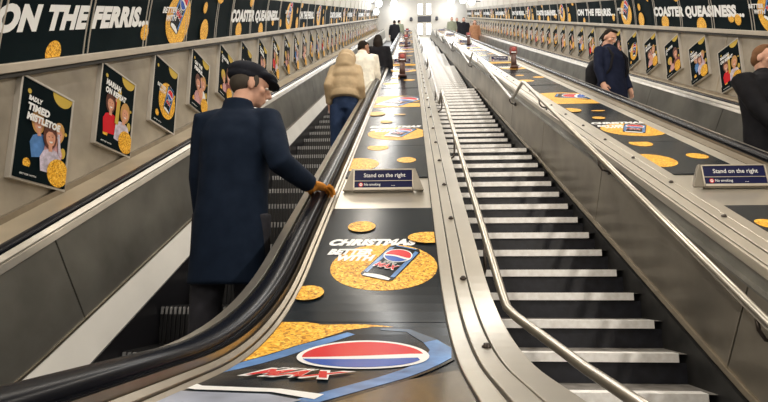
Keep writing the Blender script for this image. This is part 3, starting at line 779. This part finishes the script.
# ------------------------------------------------------------------ people
def bake(mb, name, voxel, parent, smooth=2, subs=0):
    o=bpy.data.objects.new('tmp',mb.mesh('tmp')); COL.objects.link(o)
    m=o.modifiers.new('r','REMESH'); m.mode='VOXEL'; m.voxel_size=voxel; m.use_smooth_shade=True
    if smooth: k=o.modifiers.new('s','SMOOTH'); k.iterations=smooth; k.factor=.5
    dg=bpy.context.evaluated_depsgraph_get(); dg.update()
    me=bpy.data.meshes.new_from_object(o.evaluated_get(dg)); me.name=name
    me.materials.clear()
    for q in mb.mats: me.materials.append(q)
    bpy.data.objects.remove(o)
    for p in me.polygons: p.use_smooth=True
    o=bpy.data.objects.new(name,me); COL.objects.link(o); o.parent=parent; return o
def ik(S,Wr,l1,l2,pole):
    S,Wr=Vector(S),Vector(Wr); d=Wr-S; L=min(d.length,l1+l2-.005); d.normalize(); Wr=S+d*L
    a=(l1*l1-l2*l2+L*L)/(2*L); h=sqrt(max(0,l1*l1-a*a)); p=Vector(pole); p=(p-d*p.dot(d)).normalized()
    return S+d*a+p*h, Wr
def hand(mb, w, d, pn, side, m, curl=.6, k=1.):
    """w wrist, d pointing direction, pn palm normal, side: direction of the thumb"""
    w=Vector(w); d=Vector(d).normalized(); pn=Vector(pn); pn=(pn-d*pn.dot(d)).normalized(); ac=Vector(side); ac=(ac-d*ac.dot(d)-pn*ac.dot(pn)).normalized()
    pts=[w-d*.02,w+d*.02,w+d*.06,w+d*.095]
    mb.tube(pts,[.020*k,.019*k,.017*k,.013*k],m,12,ell=2.1,up=ac)
    for i,(o,l) in enumerate(((.030,.072),(.010,.080),(-.011,.074),(-.030,.058))):
        b=w+d*.085*k+ac*o*k; r0=.0095*k; p=[b]; ang=0.
        for j,fr in enumerate((.42,.32,.26)):
            ang+=curl*(.55 if j==0 else .8); dd=d*cos(ang)+pn*sin(ang); p.append(p[-1]+dd*l*fr*k)
        mb.tube(p,[r0,r0*.97,r0*.9,r0*.7],m,8)
    b=w+d*.025*k+ac*.024*k; t=(d*.75+ac*.6+pn*.35).normalized(); t2=(d*.9+ac*.05+pn*.6).normalized()
    mb.tube([b,b+t*.035*k,b+t*.035*k+t2*.032*k,b+t*.035*k+t2*.055*k],[.013*k,.012*k,.0105*k,.008*k],m,8)
def head(mb, c, R, m, k=1.):
    c=Vector(c)
    def P(x,y,z): return c+R@Vector((x,y,z))*k
    mb.ell(c+R@Vector((0,-.012,.025))*k,.076*k,.094*k,.088*k,m,20,14,R.to_4x4())
    mb.ell(P(0,.018,-.04),.056*k,.066*k,.072*k,m,18,12,R.to_4x4())
    mb.ell(P(0,.055,-.088),.026*k,.022*k,.02*k,m,12,8,R.to_4x4())               # chin
    mb.tube([P(0,.088,.012),P(0,.104,-.018),P(0,.112,-.034),P(0,.088,-.044)],[.009*k,.012*k,.016*k,.010*k],m,8)   # nose
    mb.ell(P(0,.078,.022),.045*k,.016*k,.010*k,m,12,8,R.to_4x4())               # brow
    mb.ell(P(0,.080,-.066),.026*k,.012*k,.007*k,m,10,6,R.to_4x4()); mb.ell(P(0,.079,-.075),.022*k,.011*k,.006*k,m,10,6,R.to_4x4())  # lips
    for sx in (-1,1):
        mb.ell(P(sx*.078,-.008,-.015),.010*k,.020*k,.032*k,m,10,8,R.to_4x4())
        mb.ell(P(sx*.045,.055,-.028),.022*k,.022*k,.022*k,m,10,8,R.to_4x4())
def eyes(parent,c,R,k,nm='eye'):
    for sx in (-1,1):
        b=MB(); p=Vector(c)+R@Vector((sx*.031,.081,-.004))*k
        b.ell(p,.012*k,.009*k,.007*k,mat('eye_white',(.7,.68,.65),.3),10,8,R.to_4x4()); b.ell(p+R@Vector((0,.006,0))*k,.0055*k,.005*k,.0055*k,mat('iris',(.03,.02,.015),.2),8,6,R.to_4x4())
        b.build(nm,parent)
def cloth(name,col,rough=.85,noise=.15,ns=14,bump=.25,bs=9):
    return mat(name,col,rough,0,noise=noise,nscale=ns,bump=bump,bscale=bs,spec=.15)
def person(label,x,y,floorz,h,rz,skin,coat,trouser,shoe,hair,*,width=1.,hem=.62,puffy=0,rwrist=None,lwrist=None,rdir=(0,.7,-.3),ldir=(0,.2,-1),
           headrot=(0,0,0),headoff=(0,.02),lean=0.,vox=.012,sleeve_r=.058,flare=1.0,legs=((0,0),(0,0)),glove=None,hat=None,hk=1.0,hood=None,longhair=False,rpole=(.6,-.8,-.4),lpole=(-.6,-.8,-.4),group=None,flat=1.0,stub=False):
    k=h/1.75
    root=empty('person',(x,y,floorz),rz); tag(root,label,'person',group or 'passengers on the escalators')
    Rh=Matrix.Rotation(headrot[2],3,'Z')@Matrix.Rotation(headrot[0],3,'X')@Matrix.Rotation(headrot[1],3,'Y')
    def L(px,py,pz): return Vector((px*k,(py+lean*max(0,pz-.9))*k,pz*k))
    hc=L(headoff[0],headoff[1],1.635+(headoff[2] if len(headoff)>2 else 0))
    hipz=.93
    ank=[L(sx*.10,legs[i][0],.085+legs[i][1]) for i,sx in enumerate((-1,1))]
    kn=[L(sx*.105,legs[i][0]*.5+(.05 if legs[i][1]>0 else .015),.49+legs[i][1]*.75) for i,sx in enumerate((-1,1))]
    hp=[L(sx*.095,0,hipz) for sx in (-1,1)]
    sh=[L(sx*.185*width,-.01,1.42) for sx in (-1,1)]
    def wr(w,sx): return Vector(w) if w is not None else L(sx*.27*width,.06,.84)
    el=[None,None]; wv=[None,None]
    el[0],wv[0]=ik(sh[0],wr(lwrist,-1),.29*k,.27*k,lpole); el[1],wv[1]=ik(sh[1],wr(rwrist,1),.29*k,.27*k,rpole)
    dirs=[Vector(ldir),Vector(rdir)]
    # body
    kb=k; b=MB()
    head(b,hc,Rh,skin,k*hk)
    b.tube([L(0,-.02,1.40),L(0,-.01,1.49),hc+Rh@Vector((0,-.02,-.05))*k],[.070*k,.056*k,.058*k],skin,14)
    b.tube([L(0,0,.88),L(0,0,1.0),L(0,-.005,1.18),L(0,-.01,1.36),L(0,-.01,1.44)],[.105*k,.098*k,.10*k,.105*k,.06*k],skin,16,ell=1.35,up=(1,0,0))
    for i,sx in enumerate((-1,1)):
        b.tube([L(sx*.02,-.01,1.40),sh[i]],[.06*k,.055*k],skin,12)
        b.tube([sh[i],sh[i].lerp(el[i],.5),el[i],el[i].lerp(wv[i],.35),wv[i],wv[i]+dirs[i].normalized()*.02*k],[.052*k,.046*k,.038*k,.040*k,.026*k,.024*k],skin,12)
        b.tube([hp[i],hp[i].lerp(kn[i],.4),kn[i],kn[i].lerp(ank[i],.35),ank[i]],[.085*k,.078*k,.053*k,.055*k,.036*k],skin,12)
        b.tube([ank[i]+Vector((0,-.04,-.04))*k,ank[i]+Vector((0,.08,-.05))*k,ank[i]+Vector((0,.16,-.06))*k],[.035*k,.036*k,.022*k],skin,10)
        if not(glove and i==1): hand(b,wv[i],dirs[i],Vector((-sx*.9,0,-.3)) if abs(dirs[i].z)>.6*dirs[i].length else Vector((0,0,-1)),Vector((0,1,0)) if abs(dirs[i].z)>.6*dirs[i].length else Vector((-sx,0,0)),skin,k=k)
    bo=bake(b,'body',min(vox,.008),root,2)
    eyes(root,hc,Rh,k*hk)
    if glove:
        g=MB(); hand(g,wv[1],dirs[1],Vector((.2,0,-1)),Vector((-1,0,0)),glove,curl=.75,k=1.28*k); g.tube([wv[1]-dirs[1].normalized()*.045,wv[1]+dirs[1].normalized()*.01],[.040,.038],glove,12)
        bake(g,'glove',.004,root,2)
    # trousers
    b=MB(); b.tube([L(0,0,hipz+.12),L(0,0,hipz),L(0,-.01,hipz-.08)],[.115*k,.12*k,.10*k],trouser,16,ell=1.4,up=(1,0,0))
    for i in (0,1):
        b.tube([hp[i],hp[i].lerp(kn[i],.4),kn[i],kn[i].lerp(ank[i],.5),ank[i]+Vector((0,0,-.01))],[.105*k,.098*k,.078*k,.074*k,.066*k],trouser,14)
    bake(b,'trousers',vox,root,2)
    for i in (0,1):
        b=MB(); a=ank[i]; b.tube([a+Vector((0,-.055,-.02))*k,a+Vector((0,-.04,-.045))*k,a+Vector((0,.07,-.05))*k,a+Vector((0,.15,-.058))*k,a+Vector((0,.20,-.064))*k],[.03*k,.042*k,.042*k,.036*k,.018*k],shoe,12,ell=1.05)
        b.box(a+Vector((0,.06,-.078))*k,(.085*k,.26*k,.016*k),shoe); bake(b,'shoe',max(.006,vox*.6),root,2)
    # coat
    b=MB(); wd=width
    zs=[]; 
    def ring(z,rx,ry,cy=0): p=L(0,cy,z); return (p.x,p.y,p.z,rx*k*wd,ry*k)
    prof=[ (hem,.225*flare,.155*flare),(hem+.10,.218*flare,.152*flare),(.80,.212,.15),(.92,.208,.148),(1.02,.200,.142),(1.12,.198,.14),(1.22,.205,.145),(1.32,.212,.145),(1.40,.200,.13),(1.45,.15,.11),(1.485,.095,.085),(1.51,.075,.075)]
    prof=[q for i,q in enumerate(prof) if i<1 or q[0]>hem+.02]
    prof.sort()
    if puffy:
        pf=[]; z=hem
        import bisect
        while z<1.42:
            j=max(0,min(len(prof)-2,sum(1 for q in prof if q[0]<=z)-1)); a,c=prof[j],prof[j+1]; t=(z-a[0])/(c[0]-a[0])
            bul=abs(sin(pi*(z-hem)/.125)); e=1.0+.16*puffy*bul
            pf.append((z,(a[1]+(c[1]-a[1])*t)*1.04*e,(a[2]+(c[2]-a[2])*t)*1.15*e)); z+=.0125
        pf+= [(1.45,.16,.13),(1.50,.11,.11),(1.53,.085,.09)]; prof=pf
    b.rings([ring(z,rx,ry,-.005) for z,rx,ry in prof],coat,28,2.3)
    for i,sx in enumerate((-1,1)):
        cuff=el[i].lerp(wv[i],.93)
        P=[sh[i]+Vector((-sx*.06,0,.0))*k,sh[i],sh[i].lerp(el[i],.35),sh[i].lerp(el[i],.75),el[i],el[i].lerp(cuff,.4),cuff]
        rr=[.075,.082,.074,.066,.062,.057,.049]; rr=[q*k*(sleeve_r/.058) for q in rr]
        if puffy:
            Q=[];R2=[]
            for j in range(len(P)-1):
                for e in range(6):
                    t=e/6; Q.append(P[j].lerp(P[j+1],t)); R2.append((rr[j]+(rr[j+1]-rr[j])*t))
            Q.append(P[-1]);R2.append(rr[-1]); acc=0
            for j in range(len(Q)):
                if j: acc+=(Q[j]-Q[j-1]).length
                R2[j]*=1+.13*puffy*abs(sin(pi*acc/.10))
            P,rr=Q,R2
        b.tube(P,rr,coat,16)
    # collar
    b.tube([L(0,-.02,1.46),L(0,-.025,1.505),L(0,-.03,1.54)],[.088*k,.080*k,.074*k],coat,18)
    if hood:
        b.ell(hc+Rh@Vector((0,-.035,.018))*k,.122*k,.13*k,.125*k,coat,20,14,Rh.to_4x4()); b.tube([L(0,-.05,1.44),L(0,-.06,1.52),hc+Vector((0,-.06,-.02))*k],[.13*k,.125*k,.11*k],coat,18)
    co=bake(b,'coat',vox,root,2 if puffy else 4)
    # hair
    b=MB(); k=k*hk
    if hat:
        hb=MB(); Rm=Rh.to_4x4()
        hb.ell(hc+Rh@Vector((0,-.022,.075))*k,.092*k,.114*k,.058*k,hat,24,14,Rm); hb.ell(hc+Rh@Vector((0,.055,.062))*k,.085*k,.085*k,.030*k,hat,20,10,Rm)
        hb.ell(hc+Rh@Vector((0,-.03,.045))*k,.085*k,.104*k,.048*k,hat,24,12,Rm); hb.ell(hc+Rh@Vector((0,.105,.038))*k,.070*k,.055*k,.012*k,hat,20,8,(Rh@Matrix.Rotation(radians(-14),3,'X')).to_4x4())
        bake(hb,'flat_cap',.006,root,3)
        b.ell(hc+Rh@Vector((0,-.045,.01))*k,.080*k,.070*k,.075*k,hair,18,12,Rh.to_4x4()); 
        for sx in (-1,1): b.ell(hc+Rh@Vector((sx*.072,.012,.01))*k,.010*k,.02*k,.04*k,hair,10,8,Rh.to_4x4())
    elif not hood or longhair:
        b.ell(hc+Rh@Vector((0,-.030,.040))*k,.081*k,.086*k,.083*k,hair,20,12,Rh.to_4x4()); b.ell(hc+Rh@Vector((0,-.045,-.005))*k,.078*k,.068*k,.08*k,hair,18,12,Rh.to_4x4())
        b.ell(hc+Rh@Vector((0,.025,.092))*k,.060*k,.055*k,.024*k,hair,16,8,Rh.to_4x4())
        if longhair: b.tube([hc+Rh@Vector((0,-.05,.0))*k,hc+Vector((0,-.07,-.12))*k,hc+Vector((0,-.075,-.25))*k],[.088*k,.10*k,.075*k],hair,16,ell=1.1,up=(1,0,0))
    if b.v: bake(b,'hair',.008,root,2)
    return root,k/hk,L,hc,Rh
skin1=mat('skin',(.58,.33,.24),.5,noise=.06,nscale=20,spec=.3); skin2=mat('skin_tan',(.36,.19,.12),.5,spec=.3)
navyc=cloth('coat_navy',(.006,.013,.030)); navy2=cloth('jacket_navy',(.008,.012,.032)); blk=cloth('coat_black',(.010,.010,.013)); tan_=cloth('puffer_tan',(.46,.35,.22),.6,noise=.1,bump=.5,bs=14); cream=cloth('coat_cream',(.80,.77,.68)); jeans=cloth('jeans',(.022,.040,.095)); dgrey=cloth('trousers_grey',(.03,.03,.038)); green=cloth('coat_green',(.20,.21,.15)); brownc=cloth('coat_brown',(.30,.15,.08))
shoeb=mat('shoe_black',(.012,.011,.011),.3); hairb=cloth('hair_black',(.018,.013,.010)); hairg=cloth('hair_grey',(.20,.18,.16)); hairbr=cloth('hair_brown',(.16,.08,.04)); capm=cloth('cap_wool',(.016,.018,.026)); glovem=cloth('glove_tan',(.55,.22,.03),.6)
def stepz(y): return .57735*y-1.986
def on_step(x,yy,xs=0):
    k=round((yy-.4-.12)/.4); y0=.4+.4*k; return y0+.14, .57735*y0-1.986+.012
# nearest man, back to us, right hand on the belt
y,z=on_step(-.99,2.66)
hx=(-.53-(-.99)); 
person('man in a long navy overcoat and dark flat cap, back turned, gloved hand on handrail',-.935,y,z,1.80,0,skin1,navyc,dgrey,shoeb,cloth('hair_dark_grey',(.07,.06,.05)),width=.87,hem=.58,flare=1.0,hk=1.0,
       rwrist=(.385,2.78-.10-y,.50-z+.045),rdir=(.25,.55,.05),glove=glovem,hat=capm,headrot=(radians(-6),0,radians(-62)),headoff=(.035,.05,.015),vox=.011,sleeve_r=.060,lean=.06,rpole=(.3,-.5,-.8),legs=((-.04,0),(.05,0)),lwrist=(-.19,.12,.88),lpole=(-.3,-.8,-.3))
y,z=on_step(0,5.75)
person('hooded person in a tan quilted puffer jacket and blue jeans, seen from behind',-.79,y,z,1.66,0,skin1,tan_,jeans,shoeb,hairb,width=.80,hem=1.02,puffy=.5,sleeve_r=.050,rpole=(.15,-.9,-.2),lpole=(-.15,-.9,-.2),hood=True,headrot=(radians(-35),0,0),headoff=(0,.09,-.05),vox=.012,lean=.05,legs=((0,0),(.03,0)),lwrist=(-.20,.06,.92),rwrist=(.20,.12,.92))
y,z=on_step(0,7.4)
person('person in a cream coat with short dark hair, hand on the left escalator rail',-.755,y,z,1.66,0,skin2,cream,blk,shoeb,hairb,width=1.08,hem=.72,headrot=(radians(-10),0,radians(-50)),headoff=(.02,.05),vox=.013,rwrist=(.24,.25,.78),rdir=(.1,.7,-.1),lean=.08)
y,z=on_step(0,9.3)
person('person in a black coat standing in front of the cream coat',-.64,y,z,1.62,0,skin1,blk,blk,shoeb,hairb,width=1.05,hem=.6,headrot=(radians(-10),0,0),vox=.014,longhair=True)
y,z=on_step(0,25.6)
person('distant person in a black coat near the top of the left escalator',-.86,y,z,1.70,0,skin1,blk,blk,shoeb,hairb,width=1.1,hem=.55,vox=.018)
y,z=on_step(0,26.8)
person('distant person in a dark green coat near the top of the left escalator',-.62,y,z,1.70,0,skin1,green,blk,shoeb,hairb,width=1.0,hem=.55,vox=.018,headrot=(0,0,radians(-40)))
# right escalator, coming down towards us
y,z=on_step(0,6.55)
rt=person('man with short dark hair in a navy jacket, standing on the right escalator',2.70,y+.0,z,1.72,pi-radians(-28),skin1,navy2,blk,shoeb,hairb,width=1.0,hem=.74,headrot=(radians(-34),0,radians(6)),vox=.011,sleeve_r=.056,lwrist=(-.22,.1,.84),rwrist=(.28,.10,.80),rdir=(0,.3,-.9),rpole=(.7,-.7,-.2))
k=rt[1]; root=rt[0]
bp_=empty('backpack',(0,0,0)); bp_.parent=None
b=MB(); b.rings([(-.04,-.235*k,.90*k,.13*k,.07*k),(0,-.245*k,.94*k,.155*k,.10*k),(0,-.25*k,1.10*k,.16*k,.11*k),(0,-.245*k,1.28*k,.15*k,.10*k),(0,-.23*k,1.38*k,.11*k,.06*k)],blk,24,3.2); b.build('bag',bp_)
b=MB(); b.rings([(0,-.36*k,.95*k,.11*k,.03*k),(0,-.365*k,1.0*k,.12*k,.035*k),(0,-.36*k,1.12*k,.115*k,.03*k)],dark,18,3.5); b.build('front_pocket',bp_)
for sx in (-1,1):
    b=MB(); b.tube([(sx*.10*k,-.17*k,1.36*k),(sx*.11*k,-.06*k,1.46*k),(sx*.12*k,.08*k,1.43*k),(sx*.13*k,.155*k,1.30*k),(sx*.16*k,.13*k,1.12*k),(sx*.17*k,-.02*k,1.0*k),(sx*.14*k,-.17*k,.96*k)],.013,blk,8,ell=1.8); b.build('strap',bp_)
bp_.location=root.location; bp_.rotation_euler=root.rotation_euler; tag(bp_,'black backpack worn by the man in the navy jacket','backpack')
y,z=on_step(0,4.10)
person('person in a dark jacket, cut by the right picture edge',2.97,y,z,1.66,pi+radians(10),skin1,blk,blk,shoeb,hairbr,width=1.2,hem=.6,vox=.011,sleeve_r=.066,rwrist=(.12,.24,.76),rdir=(-.7,.4,-.2),lwrist=(-.27,.1,.85),rpole=(1,-.1,-.3),headrot=(radians(-20),0,radians(20)))
y,z=on_step(0,23.6)
person('distant man in a black coat near the top of the right escalator',2.72,y,z,1.76,pi,skin1,blk,blk,shoeb,hairb,width=1.15,hem=.55,vox=.018)
y,z=on_step(0,22.4)
person('distant person with brown hair and brown coat, low in front of the man in black',3.10,y,z,1.62,pi,skin1,brownc,blk,shoeb,hairbr,width=1.0,hem=.55,vox=.018,longhair=True)
y,z=on_step(0,28.8)
person('distant person in a grey-green coat, leftmost near the top of the right escalator',2.58,y,z,1.74,pi,skin1,green,dgrey,shoeb,hairb,width=1.1,hem=.55,vox=.02)
y,z=on_step(0,29.6)
person('distant person in dark clothes, between the green coat and the man in black',2.98,y,z,1.68,pi,skin1,blk,blk,shoeb,hairb,width=1.0,hem=.55,vox=.02)
